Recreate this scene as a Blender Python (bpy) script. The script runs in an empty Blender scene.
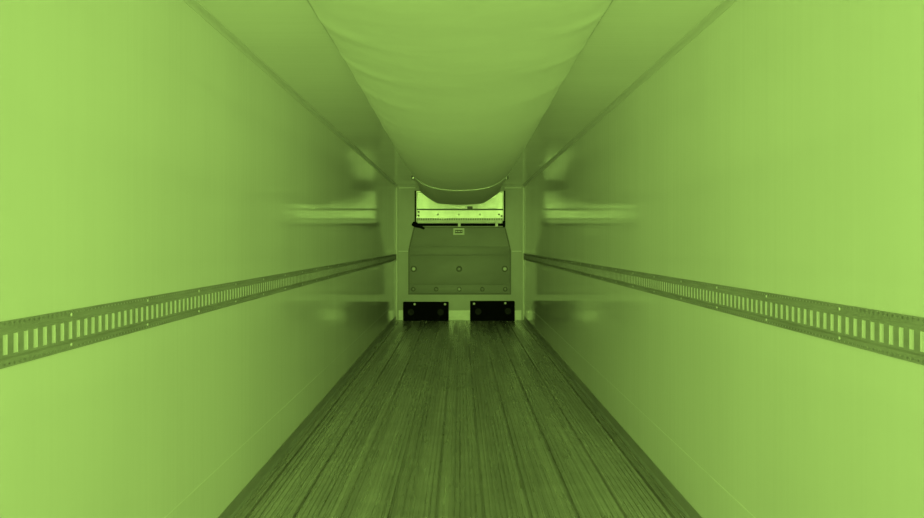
import bpy, bmesh, math, random
from mathutils import Vector, Matrix
random.seed(4)
C = bpy.context.scene.collection
S = bpy.context.scene

# ------------------------------------------------------------------ camera, light, exposure
CH = 1.492            # camera height above the floor
F = 785.0             # focal length in pixels of a 924-wide frame
VX, VY = 460.0, 243.0  # where the lines that run down the trailer meet
W = 1.24              # half width of the inside
H = 2.606             # height of the inside
D = 15.2              # camera to front wall
R0 = -2.6             # rear end of the body, behind the camera
cam = bpy.data.objects.new('camera', bpy.data.cameras.new('camera'))
C.objects.link(cam)
cam.location = (0, 0, CH)
cam.rotation_euler = (math.pi / 2, 0, 0)
cam.data.sensor_width = 36
cam.data.lens = F / 924 * 36
cam.data.shift_x = (462 - VX) / 924
cam.data.shift_y = (VY - 259) / 924
cam.data.clip_start = 0.02
S.camera = cam

LIGHT = (0.566, 1.0, 0.178)     # the whole place is seen in green light
world = bpy.data.worlds.new('world'); S.world = world
world.use_nodes = True
world.node_tree.nodes['Background'].inputs[0].default_value = (*LIGHT, 1)
world.node_tree.nodes['Background'].inputs[1].default_value = 0.5
la = bpy.data.lights.new('open_rear_doors_daylight', 'AREA')
la.shape = 'RECTANGLE'; la.size = 2.4; la.size_y = 2.5
la.energy = 69; la.color = LIGHT; la.spread = math.radians(61)
lo = bpy.data.objects.new('open_rear_doors_daylight', la); C.objects.link(lo)
lo.location = (0, R0 - 0.02, H / 2)
lo.rotation_euler = (math.pi / 2, 0, 0)      # shines down the trailer, +y

S.view_settings.view_transform = 'Standard'
S.view_settings.look = 'None'
S.view_settings.gamma = 1
S.view_settings.use_curve_mapping = False
S.view_settings.exposure = 0.0
S.cycles.max_bounces = 16
S.cycles.diffuse_bounces = 12
S.cycles.glossy_bounces = 8
S.cycles.sample_clamp_indirect = 8

# ------------------------------------------------------------------ helpers
def P(px, py, y):
    """the point at depth y that the pixel (px, py) shows"""
    return Vector(((px - VX) * y / F, y, CH + (VY - py) * y / F))

def obj(name, bm, m, parent=None, smooth=False, recalc=True):
    if recalc: bmesh.ops.recalc_face_normals(bm, faces=bm.faces)
    me = bpy.data.meshes.new(name); bm.to_mesh(me); bm.free()
    me.materials.append(m)
    if smooth:
        for p in me.polygons: p.use_smooth = True
        if smooth != 'all': me.set_sharp_from_angle(angle=math.radians(35))
    o = bpy.data.objects.new(name, me); C.objects.link(o)
    if parent: o.parent = parent
    return o

def struct(name, bm, m, **k):
    o = obj(name, bm, m, **k); o['kind'] = 'structure'; return o

def thing(name, label, cat, loc=(0, 0, 0), group=None):
    o = bpy.data.objects.new(name, None); C.objects.link(o)
    o.location = loc; o.empty_display_size = 0.1
    o['label'] = label; o['category'] = cat
    if group: o['group'] = group
    return o

def add_box(bm, x0, x1, y0, y1, z0, z1, bev=0):
    r = bmesh.ops.create_cube(bm, size=1)
    for v in r['verts']:
        v.co = Vector(((x0 + x1) / 2 + v.co.x * (x1 - x0), (y0 + y1) / 2 + v.co.y * (y1 - y0), (z0 + z1) / 2 + v.co.z * (z1 - z0)))
    if bev:
        es = list({e for v in r['verts'] for e in v.link_edges})
        bmesh.ops.bevel(bm, geom=es, offset=bev, segments=2, affect='EDGES', profile=0.5)
    return bm

def box(*a, **k): return add_box(bmesh.new(), *a, **k)

def add_prism(bm, pts, y0, y1, axis='y', bev=0):
    """a closed outline (a, b) pushed along an axis"""
    def co(a, b, t): return {'y': (a, t, b), 'x': (t, a, b), 'z': (a, b, t)}[axis]
    lo_ = [bm.verts.new(co(a, b, y0)) for a, b in pts]
    hi = [bm.verts.new(co(a, b, y1)) for a, b in pts]
    f0 = bm.faces.new(lo_); f1 = bm.faces.new(hi[::-1]); n = len(pts)
    for i in range(n): bm.faces.new((lo_[i], hi[i], hi[(i + 1) % n], lo_[(i + 1) % n]))
    if bev:
        bmesh.ops.bevel(bm, geom=list(f0.edges), offset=bev, segments=3, affect='EDGES', profile=0.5)
    return bm

def add_lathe(bm, prof, M, n=20):
    """prof: (radius, height) pairs turned about the local z axis, moved by M"""
    rings = []
    for r, h in prof:
        rings.append([bm.verts.new(M @ Vector((r * math.cos(2 * math.pi * i / n), r * math.sin(2 * math.pi * i / n), h))) for i in range(n)])
    for a, b in zip(rings, rings[1:]):
        for i in range(n): bm.faces.new((a[i], a[(i + 1) % n], b[(i + 1) % n], b[i]))
    bm.faces.new(rings[-1]); bm.faces.new(rings[0][::-1])
    return bm

FACE_BACK = Matrix.Rotation(math.pi / 2, 4, 'X')     # local z points to -y, towards the camera
def dome(r, h): return [(r, 0), (r * .98, h * .35), (r * .8, h * .72), (r * .45, h * .95), (r * .05, h)]

# ------------------------------------------------------------------ materials
def mat(name, col, rough=.5, metal=0, bump=None, spec=None, var=None, rvar=None):
    """bump: list of (scale xyz, strength, distance, detail); var: (scale xyz, amount); rvar: (scale xyz, lo, hi)"""
    m = bpy.data.materials.new(name); m.use_nodes = True
    nt = m.node_tree; b = nt.nodes['Principled BSDF']
    col = (col,) * 3 if isinstance(col, (int, float)) else col
    b.inputs['Base Color'].default_value = (*col, 1)
    b.inputs['Roughness'].default_value = rough
    b.inputs['Metallic'].default_value = metal
    if spec is not None: b.inputs['IOR'].default_value = spec
    tc = nt.nodes.new('ShaderNodeTexCoord')
    def noise(sc, detail=3):
        mp = nt.nodes.new('ShaderNodeMapping'); mp.inputs['Scale'].default_value = sc
        nt.links.new(tc.outputs['Object'], mp.inputs['Vector'])
        n = nt.nodes.new('ShaderNodeTexNoise'); n.inputs['Scale'].default_value = 1; n.inputs['Detail'].default_value = detail
        nt.links.new(mp.outputs[0], n.inputs['Vector']); return n.outputs['Fac']
    last = None
    for sc, st, dist, det in bump or []:
        bp = nt.nodes.new('ShaderNodeBump'); bp.inputs['Strength'].default_value = st; bp.inputs['Distance'].default_value = dist
        nt.links.new(noise(sc, det), bp.inputs['Height'])
        if last: nt.links.new(last, bp.inputs['Normal'])
        last = bp.outputs[0]
    if last: nt.links.new(last, b.inputs['Normal'])
    def ramp(fac, lo_, hi, a=.35, z=.65):
        r = nt.nodes.new('ShaderNodeMapRange'); r.inputs['From Min'].default_value = a; r.inputs['From Max'].default_value = z
        r.inputs['To Min'].default_value = lo_; r.inputs['To Max'].default_value = hi
        nt.links.new(fac, r.inputs['Value']); return r.outputs[0]
    prod = None
    for sc, amt in var or []:
        f = ramp(noise(sc, 4), 1 - amt, 1 + amt * .4)
        if prod:
            mu = nt.nodes.new('ShaderNodeMath'); mu.operation = 'MULTIPLY'
            nt.links.new(prod, mu.inputs[0]); nt.links.new(f, mu.inputs[1]); prod = mu.outputs[0]
        else: prod = f
    if prod:
        mx = nt.nodes.new('ShaderNodeVectorMath'); mx.operation = 'SCALE'
        mx.inputs[0].default_value = col; nt.links.new(prod, mx.inputs['Scale'])
        nt.links.new(mx.outputs[0], b.inputs['Base Color'])
    if rvar: nt.links.new(ramp(noise(rvar[0], 3), rvar[1], rvar[2]), b.inputs['Roughness'])
    return m

M_wall = mat('white_gelcoat_liner', .93, .06, bump=[((.3, 2.2, .35), .4, .004, 2), ((.2, 22, .4), .6, .0014, 3)], var=[((.6, 1.6, .5), .03)])
M_ceil = mat('white_gelcoat_roof', .95, .07, bump=[((.35, 2.2, .3), .4, .004, 2), ((.4, 22, .2), .6, .0012, 3)], var=[((.6, 1.6, .5), .03)])
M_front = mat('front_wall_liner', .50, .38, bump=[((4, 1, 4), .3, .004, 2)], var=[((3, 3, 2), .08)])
M_cove = mat('grey_cove_trim', .80, .3)
M_bead = mat('pale_bead_trim', .85, .35)
M_alu = mat('worn_aluminium_floor', (.66, .65, .62), .3, .55,
            bump=[((60, .12, 60), .2, .001, 3), ((4, .4, 4), .05, .003, 2)],
            var=[((9, .10, 9), .22), ((2.0, .5, 2), .16), ((70, .12, 70), .22), ((3, 7, 3), .08)], rvar=((8, .5, 8), .2, .36))
M_base = mat('dull_base_flashing', (.46, .46, .46), .42, .5, var=[((2, 1.5, 6), .15)])
M_rail = mat('galvanised_rail_steel', .40, .62, .15, spec=1.3, var=[((3, 5, 30), .12), ((1, .7, 1), .12)])
M_slotfill = mat('added_slot_white', .93, .4)  # for the strip added to keep the rail slots bright
M_rivet = mat('bright_rivet', .8, .3, .4)
M_fabric = mat('white_coated_duct_fabric', .82, .7, spec=1.12, bump=[((1.5, 2.4, 1.5), .5, .02, 3)], var=[((1, 1, 1), .03)])
M_hem = mat('duct_hem_webbing', .55, .7)
M_panel = mat('grey_bulkhead_plastic', .33, .5, bump=[((3, 1, 5), .3, .004, 2)], var=[((2, 1, 4), .07)])
M_evap = mat('bright_sheet_metal', .70, .42, .45, bump=[((3, 1, 9), .25, .003, 2)], var=[((8, 1, 3), .10)])
M_gap = mat('dark_grille_metal', .12, .5, .5)
M_black = mat('black_rubber', .004, .8, spec=1.15)
M_blackm = mat('black_painted_steel', .004, .7, spec=1.15)
M_bolt = mat('zinc_bolt', .98, .35, 0)
M_dull = mat('dull_bolt', .45, .45, .4)
M_wash = mat('dark_washer', .16, .6)
M_kick = mat('pale_kick_plate', .74, .4, .15, var=[((5, 1, 8), .12)])
M_label = mat('pale_label_frame', .97, .5)
M_print = mat('dark_label_print', .08, .5)

# ------------------------------------------------------------------ the body of the trailer
t = .06
struct('wall_left', box(-W - t, -W, R0, D + .7, -.1, H + .1), M_wall)
struct('wall_right', box(W, W + t, R0, D + .7, -.1, H + .1), M_wall)
struct('ceiling', box(-W, W, R0, D + .7, H, H + .1), M_ceil)

# ribbed aluminium planks, seams 0.258 m apart, as one floor
def floor_profile():
    pts = []
    pw = .258
    x = -W
    seams = [(-4.5 + k) * pw for k in range(10)]
    edges = [-W] + seams + [W]
    for a, b in zip(edges, edges[1:]):
        n = 8 if b - a > .2 else 2
        s = .009 if a > -W + .001 else 0
        e = .009 if b < W - .001 else 0
        a2, b2 = a + s, b - e
        if s: pts += [(a, -.022), (a2, -.022)]
        st = (b2 - a2) / n
        for i in range(n):
            l = a2 + i * st
            g = st * .16
            pts += [(l + g * .3, -.0058 if i else -.001), (l + g, 0), (l + st - g, 0), (l + st - g * .3, -.0058 if i < n - 1 else -.001)]
        if e: pts += [(b2, -.022)]
    return pts
fp = [(-W, -.1), (-W, 0)] + floor_profile() + [(W, 0), (W, -.1)]
bm = bmesh.new()
ys = [R0, 3, 6, 9, 12, D - .22, D - .21, D + .02]     # a flat sill strip at the front wall closes the grooves
rows = [[bm.verts.new((x, y, max(z, -.0005) if y > D - .215 and z > -.05 else z)) for x, z in fp] for y in ys]
for a, b in zip(rows, rows[1:]):
    for i in range(len(fp)):
        j = (i + 1) % len(fp); bm.faces.new((a[i], a[j], b[j], b[i]))
bm.faces.new(rows[0]); bm.faces.new(rows[-1][::-1])
struct('floor', bm, M_alu)

# front wall: one slab with the opening of the cooling unit cut out
OX0, OX1 = (415.5 - VX) * D / F, (504.5 - VX) * D / F
OZ0, OZ1 = CH + (VY - 226) * D / F, CH + (VY - 191) * D / F
bm = bmesh.new()
add_box(bm, -W, OX0, D, D + .08, 0, H); add_box(bm, OX1, W, D, D + .08, 0, H)
add_box(bm, OX0, OX1, D, D + .08, OZ1, H); add_box(bm, OX0, OX1, D, D + .08, 0, OZ0)
bmesh.ops.remove_doubles(bm, verts=bm.verts, dist=.0005)
struct('wall_front', bm, M_front)
# trims
n = 0
def trim(bm, m, **k):
    global n
    n += 1; return struct('trim_%d' % n, bm, m, **k)
for s in (-1, 1):
    # cove between wall and roof
    cv = [(s * W, H), (s * W, H - .030), (s * (W - .003), H - .030)] + [(s * (W - .030 + .027 * math.cos(a)), H - .030 + .027 * math.sin(a)) for a in (.26, .52, .785, 1.05, 1.31)] + [(s * (W - .030), H - .003), (s * (W - .030), H)]
    trim(add_prism(bmesh.new(), cv, R0, D), M_cove, smooth=True)
    # flashing where wall meets floor
    fl = [(s * W, .001), (s * (W - .014), .001), (s * (W - .012), .012), (s * (W - .004), .022), (s * (W - .004), .084), (s * W, .088)]
    trim(add_prism(bmesh.new(), fl, R0, D - .01), M_base)
    # scuff liner, its upper edge shows as a fine pale line
    sc = [(s * W, .088), (s * (W - .002), .088), (s * (W - .002), .337), (s * W, .340)]
    trim(add_prism(bmesh.new(), sc, R0, D - .01), M_wall)
    # upright bead in the front corner
    a, b = sorted((s * W, s * (W - .032)))
    trim(box(a, b, D - .03, D, .0, H - .04, bev=.008), M_bead)
    # bead across the front wall just below the roof
    x0, x1 = sorted((s * (W - .05), OX0 if s < 0 else OX1))
    trim(box(x0, x1, D - .02, D, H - .06, H - .03, bev=.006), M_bead)
    # joint strip at bulkhead shoulder height
    z = CH + (VY - 251.5) * D / F
    x0, x1 = sorted((s * (W - .05), s * 1.0))
    trim(box(x0, x1, D - .006, D, z, z + .012), M_bead)
trim(box(-W + .05, W - .05, D - .012, D, 0, .19, bev=.003), M_kick)

# ------------------------------------------------------------------ slotted load rails
PITCH = .0508
def make_rail(s, label):
    y0, y1 = R0 + .1 + (.030 if s < 0 else -.006), D - .05
    zt, h = CH - (.2125 if s < 0 else .1995), .127
    root = thing('load_securing_rail', label, 'cargo rail', (s * W, 0, zt - h), 'slotted cargo rails on the side walls')
    # (height from the rail's foot, distance off the wall), foot to top
    prof = [(0, 0.0), (0, .003), (.006, .003), (.0115, .003), (.022, .003), (.030, .0095), (.036, .0095), (.091, .0095), (.097, .0095), (.105, .003), (.1155, .003), (.121, .003), (.127, .003), (.127, 0.0)]
    bm = bmesh.new()
    n = int((y1 - y0) / PITCH)
    cols = []
    for k in range(n):
        b = y0 + k * PITCH
        cols += [b, b + .005, b + .0105, b + .0254, b + .0304, b + .0330]
    cols.append(y0 + n * PITCH)
    grid = [[bm.verts.new((-s * d, y, z)) for z, d in prof] for y in cols]
    for ci in range(len(cols) - 1):
        k, c = divmod(ci, 6)
        for r in range(len(prof) - 1):
            if c in (2, 3, 4) and r == 6: continue              # the slot
            if c in (0, 3) and r in (2, 10): continue      # the row of small holes on each flange
            a, b = grid[ci], grid[ci + 1]
            bm.faces.new((a[r], a[r + 1], b[r + 1], b[r]))
    # turned-in lips of the slots
    for k in range(n):
        i, e = k * 6 + 2, k * 6 + 5
        for ca in (i, e):
            a0, a1 = grid[ca][6], grid[ca][7]
            v = [bm.verts.new((-s * .0078, q.co.y + (.001 if ca == i else -.001), q.co.z)) for q in (a0, a1)]
            bm.faces.new((a0, a1, v[1], v[0]))
        a0, a1 = grid[i][7], grid[e][7]
        v = [bm.verts.new((-s * .0078, q.co.y, q.co.z)) for q in (a0, a1)]; bm.faces.new((a0, a1, v[1], v[0]))
        a0, a1 = grid[i][6], grid[e][6]
        v = [bm.verts.new((-s * .0078, q.co.y, q.co.z)) for q in (a0, a1)]; bm.faces.new((a0, a1, v[1], v[0]))
    obj('slotted_track', bm, M_rail, root)
    b = box(*sorted((0, -s * .0078)), y0, y1 - .02, .0335, .0935)  # white strip added behind the slots so they catch light like the wall
    bs = obj('added_slot_strip', b, M_slotfill, root); bs['label'] = 'white strip added to brighten the slots'
    y = 1.34 if s > 0 else 1.28
    Mt = Matrix.Rotation(-s * math.pi / 2, 4, 'Y')
    first = None
    while y < y1:
        for z in (.0165, .1115):
            if first is None:
                b = bmesh.new(); add_lathe(b, dome(.0058, .003), Mt, 12)
                o = first = obj('rivet', b, M_rivet, root, smooth=True)
            else:
                o = first.copy(); C.objects.link(o); o.parent = root
            o.location = (-s * .0028, y, z)
        y += .61
    # end cap against the front wall
    b = box(*sorted((0, -s * .016)), y1 - .01, y1 + .004, -.001, .128)
    obj('end_cap', b, M_rail, root)
    return root
make_rail(-1, 'galvanised slotted cargo rail running along the left white wall')
make_rail(1, 'galvanised slotted cargo rail running along the right white wall')

# ------------------------------------------------------------------ air duct slung under the roof
def lerp(tab, y):
    if y <= tab[0][0]: return tab[0][1]
    for (a, va), (b, vb) in zip(tab, tab[1:]):
        if y <= b:
            u = (y - a) / (b - a); u = u * u * (3 - 2 * u) if False else u
            return va + (vb - va) * u
    return tab[-1][1]
SAG = [(-1, .10), (2, .11), (4, .15), (5, .23), (6, .32), (7, .38), (8.5, .425), (10, .45), (11, .46), (13.1, .475)]
HALF = [(-1, .69), (9, .685), (11.5, .655), (12.4, .665), (13.1, .70)]
POW = [(-1, 2.0), (5, 2.0), (9, 2.3), (12, 2.8), (13.1, 3.0)]
YE = 13.1
root = thing('air_duct', 'white fabric air duct sagging under the middle of the ceiling', 'air duct', (0, 6, H))
def duct_pt(u, y):
    """u from -1 to 1 across; returns x, drop"""
    th = math.pi * (u + 1) / 2
    nn = lerp(POW, y); sg = sum(lerp(SAG, y + d) for d in (-.8, -.4, 0, .4, .8)) / 5; hw = lerp(HALF, y)
    c, s_ = math.cos(th), math.sin(th)
    x = -math.copysign(abs(c) ** (2 / nn), c) * hw
    dz = abs(s_) ** (2 / nn) * sg
    # towards its mouth the duct hangs in flatter facets
    w_ = max(0, min(1, (y - 9.5) / 3))
    if w_ > 0:
        # corner points of the faceted outline: half width share, drop share
        seg = [(-1.0, 0.0), (-.97, .50), (-.50, .97), (0, 1.0), (.50, .97), (.97, .50), (1.0, 0.0)]
        t_ = (u + 1) / 2 * 6; i_ = min(5, int(t_)); f_ = t_ - i_
        bx = seg[i_][0] + (seg[i_ + 1][0] - seg[i_][0]) * f_; bz = seg[i_][1] + (seg[i_ + 1][1] - seg[i_][1]) * f_
        k_ = .65 * w_
        x = x * (1 - k_) + bx * hw * k_; dz = dz * (1 - k_) + bz * sg * k_
    e = abs(u)
    near = max(0, 1 - max(0, y - 5) / 9)
    q_ = y * 7.6 - 2.2 * (1 - e) + 1.9 * math.sin(y * 1.3 + (1.1 if u > 0 else 0))
    fold = .010 * max(0, math.sin(q_)) ** 3 * max(0, e - .25) ** 1.2 * (1 - e ** 8) * 2.2
    fold += .0008 * math.sin(y * 9 + 3 * e + 2 * math.sin(y * 2.1)) * (1 - e ** 6)
    dz = max(.004, dz + fold * near * (1 if e < .995 else 0))
    return x, dz
nu, nv = 56, 420
bm = bmesh.new(); g = []
for j in range(nv + 1):
    y = R0 + .02 + (YE - R0 - .02) * j / nv
    row = []
    for i in range(nu + 1):
        x, dz = duct_pt(-1 + 2 * i / nu, y)
        row.append(bm.verts.new((x, y - 6, -dz)))
    g.append(row)
for a, b in zip(g, g[1:]):
    for i in range(nu): bm.faces.new((a[i], a[i + 1], b[i + 1], b[i]))
o = obj('duct_sheet', bm, M_fabric, root, smooth='all')
sm = o.modifiers.new('thickness', 'SOLIDIFY'); sm.thickness = .003; sm.offset = 1
# hem along each side, screwed to the roof, and its fixings
for s in (-1, 1):
    bm = bmesh.new(); prev = None
    for j in range(0, nv + 1, 4):
        y = R0 + .02 + (YE - R0 - .02) * j / nv; hw = lerp(HALF, y)
        r = [bm.verts.new((s * (hw + a), y - 6, z)) for a, z in ((-.012, -.002), (-.010, -.007), (.012, -.007), (.014, -.002))]
        if prev:
            for i in range(4): bm.faces.new((prev[i], prev[(i + 1) % 4], r[(i + 1) % 4], r[i]))
        else: bm.faces.new(r)
        prev = r
    bm.faces.new(prev)
    obj('hem_strip', bm, M_hem, root, smooth=True)
first = None
for s in (-1, 1):
    y = .2
    while y < 12.9:
        if first is None:
            b = bmesh.new(); add_box(b, -.007, .007, -.022, .022, -.0115, -.006, bev=.002)
            o = first = obj('hem_clip', b, M_rivet, root)
        else:
            o = first.copy(); C.objects.link(o); o.parent = root
        o.location = (s * lerp(HALF, y), y - 6, 0)
        y += .46
# seam across the fabric, seen as a fine pale line
def band(yc, wid, off, name, m):
    bm = bmesh.new(); rows = []
    for yy, o_ in ((yc - wid, 0), (yc - wid, off), (yc + wid, off), (yc + wid, 0)):
        row = []
        for i in range(nu + 1):
            u = -1 + 2 * i / nu
            x, dz = duct_pt(u, yc)
            k = 1 if abs(u) < .95 else .2
            row.append(bm.verts.new((x, yy - 6, -dz - .0012 - o_ * k)))
        rows.append(row)
    for a, b in zip(rows, rows[1:]):
        for i in range(nu): bm.faces.new((a[i], a[i + 1], b[i + 1], b[i]))
    return obj(name, bm, m, root, smooth='all')
band(9.9, .014, .009, 'cross_seam', M_rivet)
band(YE - .03, .028, .005, 'end_hem', M_fabric)
for s in (-1, 1):
    b = bmesh.new()
    add_box(b, s * .748 - .009, s * .748 + .009, 6.30, 6.33, -.115, -.002, bev=.003)
    st = obj('end_strap', b, M_blackm, root)
    b = bmesh.new(); add_box(b, s * .731 - .008, s * .731 + .008, 6.27, 6.295, -.115, -.03, bev=.004)
    obj('buckle', b, M_rivet, st)

# ------------------------------------------------------------------ cooling unit in the front wall's opening
yc = D + .30
root = thing('cooling_unit', 'bright metal cooling unit seen through the opening above the bulkhead', 'cooling unit', (0, D + .1, OZ0))
L = Vector(root.location)
def loc(v): return v - L
def lbox(px0, px1, py0, py1, y0, y1, ref=None, bev=0, bm=None):
    ref = ref or y0
    a, b = P(px0, py1, ref) - L, P(px1, py0, ref) - L
    return add_box(bm or bmesh.new(), a.x, b.x, y0 - L.y, y1 - L.y, a.z, b.z, bev)
x0, x1 = OX0 - L.x + .004, OX1 - L.x - .004
zt = OZ1 - L.z - .004
# housing: liner box of sheet metal, open to the trailer
bm = bmesh.new(); yb = .42
add_box(bm, x0, x1, .40, yb, 0, zt); add_box(bm, x0, x0 + .012, 0, .40, 0, zt); add_box(bm, x1 - .012, x1, 0, .40, 0, zt)
add_box(bm, x0 + .012, x1 - .012, 0, .40, zt - .012, zt); add_box(bm, x0 + .012, x1 - .012, 0, .40, 0, .012)
obj('housing', bm, M_evap, root)
def zz(py, y): return CH + (VY - py) * y / F - L.z
# upper face plate
yf = D + .16
bm = box(x0 + .014, x1 - .014, yf - L.y, yf - L.y + .01, zz(208.6, yf), zt - .014)
obj('upper_plate', bm, M_evap, root)
# ledge
obj('ledge', box(x0 + .013, x1 - .013, yf - L.y - .05, yf - L.y + .02, zz(210.2, yf), zz(208.9, yf)), M_gap, root)
bm = box(x0 + .014, x1 - .014, yf - L.y - .02, yf - L.y - .01, zz(218.2, yf), zz(210.3, yf))
lp = obj('lower_plate', bm, M_evap, root)
# grille of short fins under the plate
bm = bmesh.new()
add_box(bm, x0 + .014, x1 - .014, yf - L.y, yf - L.y + .01, .013, zz(218.2, yf) - .002)
obj('grille_back', bm, M_dull, root)
x = x0 + .03; first = None
while x < x1 - .03:
    if first is None:
        o = first = obj('grille_fin', box(0, .014, yf - L.y - .02, yf - L.y - .001, zz(220.2, yf), zz(218.3, yf)), M_gap, root)
    else:
        o = first.copy(); C.objects.link(o); o.parent = root
    o.location = (x, 0, 0); x += .034
for px, py in ((418.6, 212.0), (418.6, 215.6), (438, 214.5), (459, 214.5), (480, 214.5), (499, 214.5), (501.5, 216)):
    b = bmesh.new(); add_lathe(b, dome(.02, .012), Matrix.Translation(Vector((P(px, py, yf).x, yf - .021, P(px, py, yf).z)) - L) @ FACE_BACK, 12)
    obj('screw', b, M_gap if px < 430 or px > 495 else M_dull, root, smooth=True)
b = lbox(467.2, 472.6, 206.4, 208.9, yf - .05, yf - .02, bev=.006)
obj('drain_fitting', b, M_gap, root)
# black gasket around the opening
bm = bmesh.new(); g_ = .03
add_box(bm, x0 - .02, x0 + .008, -.12, -.101, 0, zt + .01); add_box(bm, x1 - .008, x1 + .02, -.12, -.101, 0, zt + .01)
obj('gasket', bm, M_blackm, root)

# ------------------------------------------------------------------ moulded return-air bulkhead
yb = D - .14
root = thing('bulkhead_panel', 'grey moulded bulkhead panel with bolts, standing against the front wall', 'bulkhead panel', (0, D, CH + (VY - 294.5) * yb / F))
L = Vector(root.location)
def outline(y, grow=0):
    pts = [(408.4, 294.4), (408.4, 251), (410.2, 242), (413.9, 227), (505.2, 227), (509, 242), (510.9, 251), (510.9, 294.4)]
    cx, cy = 459.5, 262
    out = []
    for px, py in pts:
        px += grow * (1 if px > cx else -1); py += grow * (1 if py > cy else -1)
        q = P(px, py, y) - L; out.append((q.x, q.z))
    return out
bm = bmesh.new()
add_prism(bm, outline(yb), yb - L.y, -.013, bev=.02)
obj('panel', bm, M_panel, root, smooth=True)
# raised rim around the moulding
bm = bmesh.new()
o1, o2 = outline(yb, .15), outline(yb, -1.0)
va = [bm.verts.new((a, yb - L.y - .008, b)) for a, b in o1[:]]; vb = [bm.verts.new((a, yb - L.y - .008, b)) for a, b in o2]
vc = [bm.verts.new((a, yb - L.y + .03, b)) for a, b in o1[:]]; vd = [bm.verts.new((a, yb - L.y + .002, b)) for a, b in o2]
for i in range(8):
    j = (i + 1) % 8
    bm.faces.new((va[i], va[j], vb[j], vb[i])); bm.faces.new((va[i], va[j], vc[j], vc[i])); bm.faces.new((vb[i], vb[j], vd[j], vd[i]))
M_rim = mat('bulkhead_rim', .17, .5)
obj('rim', bm, M_rim, root)
# stiffening steps pressed across it
for py0, py1, dpt, mm in ((246.6, 255, .010, M_panel), (255.4, 284, .018, M_panel), (284.4, 293.2, .010, M_panel)):
    a, b = P(409.8, py1, yb) - L, P(509.5, py0, yb) - L
    bm = add_box(bmesh.new(), a.x, b.x, yb - L.y - dpt, yb - L.y + .004, a.z, b.z, bev=.006)
    obj('stiffening_step', bm, mm, root, smooth=True)
def bolt(px, py, r, m, yy, washer=True):
    q = P(px, py, yy) - L
    if washer:
        b = bmesh.new(); add_lathe(b, [(r * 1.75, 0), (r * 1.75, .005), (r * 1.5, .008)], Matrix.Translation(q) @ FACE_BACK, 20)
        w = obj('washer', b, M_wash, root)
        b = bmesh.new(); add_lathe(b, dome(r * 1.05, .022), Matrix.Translation(q + Vector((0, -.007, 0))) @ FACE_BACK, 20)
        obj('bolt_head', b, m, w, smooth=True)
    else:
        b = bmesh.new(); add_lathe(b, dome(r, .02), Matrix.Translation(q) @ FACE_BACK, 16)
        obj('bolt_head', b, m, root, smooth=True)
for px in (413.7, 504.8): bolt(px, 268.9, .034, M_bolt, yb - .017)
bolt(459.2, 269, .034, M_dull, yb - .017)
for px in (413.2, 436.2, 459.2, 482.3, 505.2): bolt(px, 289.2, .025, M_dull if px not in (459.2,) else M_bolt, yb - .009)
# label plate near the top
b = lbox(453.3, 464.4, 228.2, 234.8, yb - .012, yb + .002, bev=.004)
pl = obj('label_plate', b, M_label, root); pl['label'] = 'pale framed label plate'
b = lbox(455.0, 462.7, 229.9, 233.2, yb - .014, yb - .011)
obj('label_print', b, M_print, pl)
b = bmesh.new()
for a_, c_ in ((455.6, 457.4), (458.0, 460.2), (460.8, 462.1)): lbox(a_, c_, 231.1, 231.9, yb - .0155, yb - .0095, bm=b)
obj('label_mark', b, M_dull, pl)
# black bar along its top with clips, lever and knob
yk = yb - .01
b = lbox(414.5, 504.6, 223.4, 226.0, yk, yk + .035, bev=.006)
tb = obj('top_bar', b, M_blackm, root)
for px in (459.3, 496.6):
    obj('bar_clip', lbox(px - 1.3, px + 1.3, 223.0, 226.6, yk - .006, yk + .036), M_dull, tb)
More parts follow.
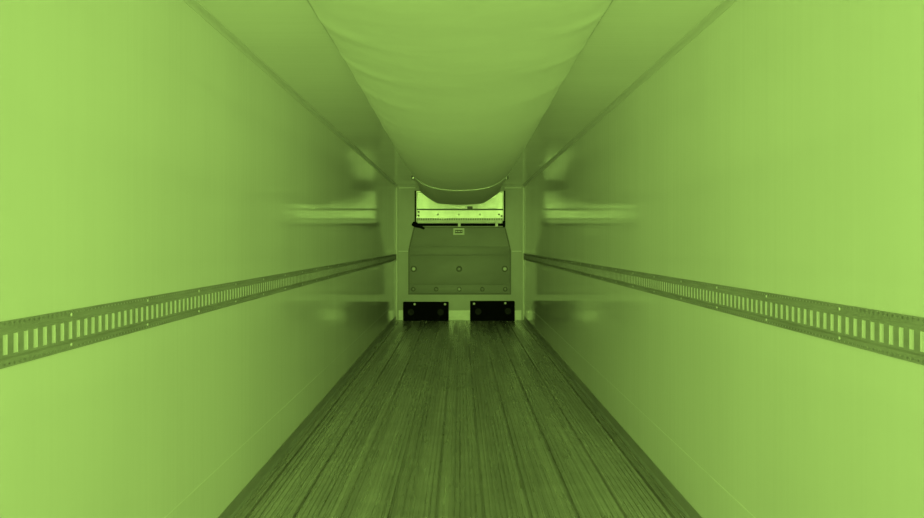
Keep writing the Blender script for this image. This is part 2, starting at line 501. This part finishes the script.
# lever latch on the left
def poly(pts, y, th, m, name, bev=.004):
    bm = bmesh.new(); add_prism(bm, [((P(a, b, y) - L).x, (P(a, b, y) - L).z) for a, b in pts], y - L.y, y - L.y + th, bev=bev); return obj(name, bm, m, tb)
poly([(411.6, 224.2), (413.4, 221.6), (416.4, 222.0), (418.0, 223.6), (421.2, 225.0), (424.9, 228.2), (423.8, 229.6), (419.4, 227.8), (414.2, 227.0), (412.0, 225.8)], yk - .03, .028, M_blackm, 'lever_latch')
b = bmesh.new(); add_lathe(b, dome(.035, .03), Matrix.Translation(P(414.2, 224.4, yk - .03) - L) @ FACE_BACK, 16); obj('lever_pivot', b, M_blackm, tb, smooth=True)
poly([(502.8, 221.0), (504.9, 221.0), (505.5, 223.2), (505.2, 227.0), (503.4, 227.4), (502.6, 225.6)], yk - .03, .028, M_blackm, 'end_knob')

# ------------------------------------------------------------------ rubber bumpers on the floor
def bumper(px0, px1, py0, bolts, rings, label):
    yy = D - .16
    a, b = P(px0, 320, yy), P(px1, py0, yy)
    root = thing('rubber_bumper', label, 'bumper', ((a.x + b.x) / 2, D - .085, 0), 'black bumpers on the front wall')
    w = (b.x - a.x) / 2; h = b.z
    bm = add_box(bmesh.new(), -w, w, -.075, .072, .001, h, bev=.01)
    obj('rubber_block', bm, M_black, root)
    for px, py in bolts:
        q = P(px, py, yy)
        bm = bmesh.new(); add_lathe(bm, dome(.023, .015), Matrix.Translation((q.x - root.location.x, -.076, q.z)) @ FACE_BACK, 16)
        o = obj('bolt_head', bm, M_bolt, root, smooth=True); o['label'] = 'bright bolt head'
    for px, py in rings:
        q = P(px, py, yy)
        bm = bmesh.new(); R = .062
        add_lathe(bm, [(R, 0), (R, .010), (R * .8, .014), (R * .55, .010), (R * .5, .002)], Matrix.Translation((q.x - root.location.x, -.0755, q.z)) @ FACE_BACK, 24)
        obj('moulded_ring', bm, M_ring, root, smooth=True)
M_ring = mat('rubber_ring', .03, .7, spec=1.2)
bumper(403, 448.6, 302.2, ((414.6, 304.2), (445.0, 304.2)), ((410.8, 312.2), (440.6, 312.2)), 'black rubber bumper left of the gap, below the bulkhead panel')
bumper(470.2, 514.8, 301.4, ((474, 303.7), (505.3, 303.1)), ((478.2, 311.6), (508, 311.2)), 'black rubber bumper right of the gap, below the bulkhead panel')
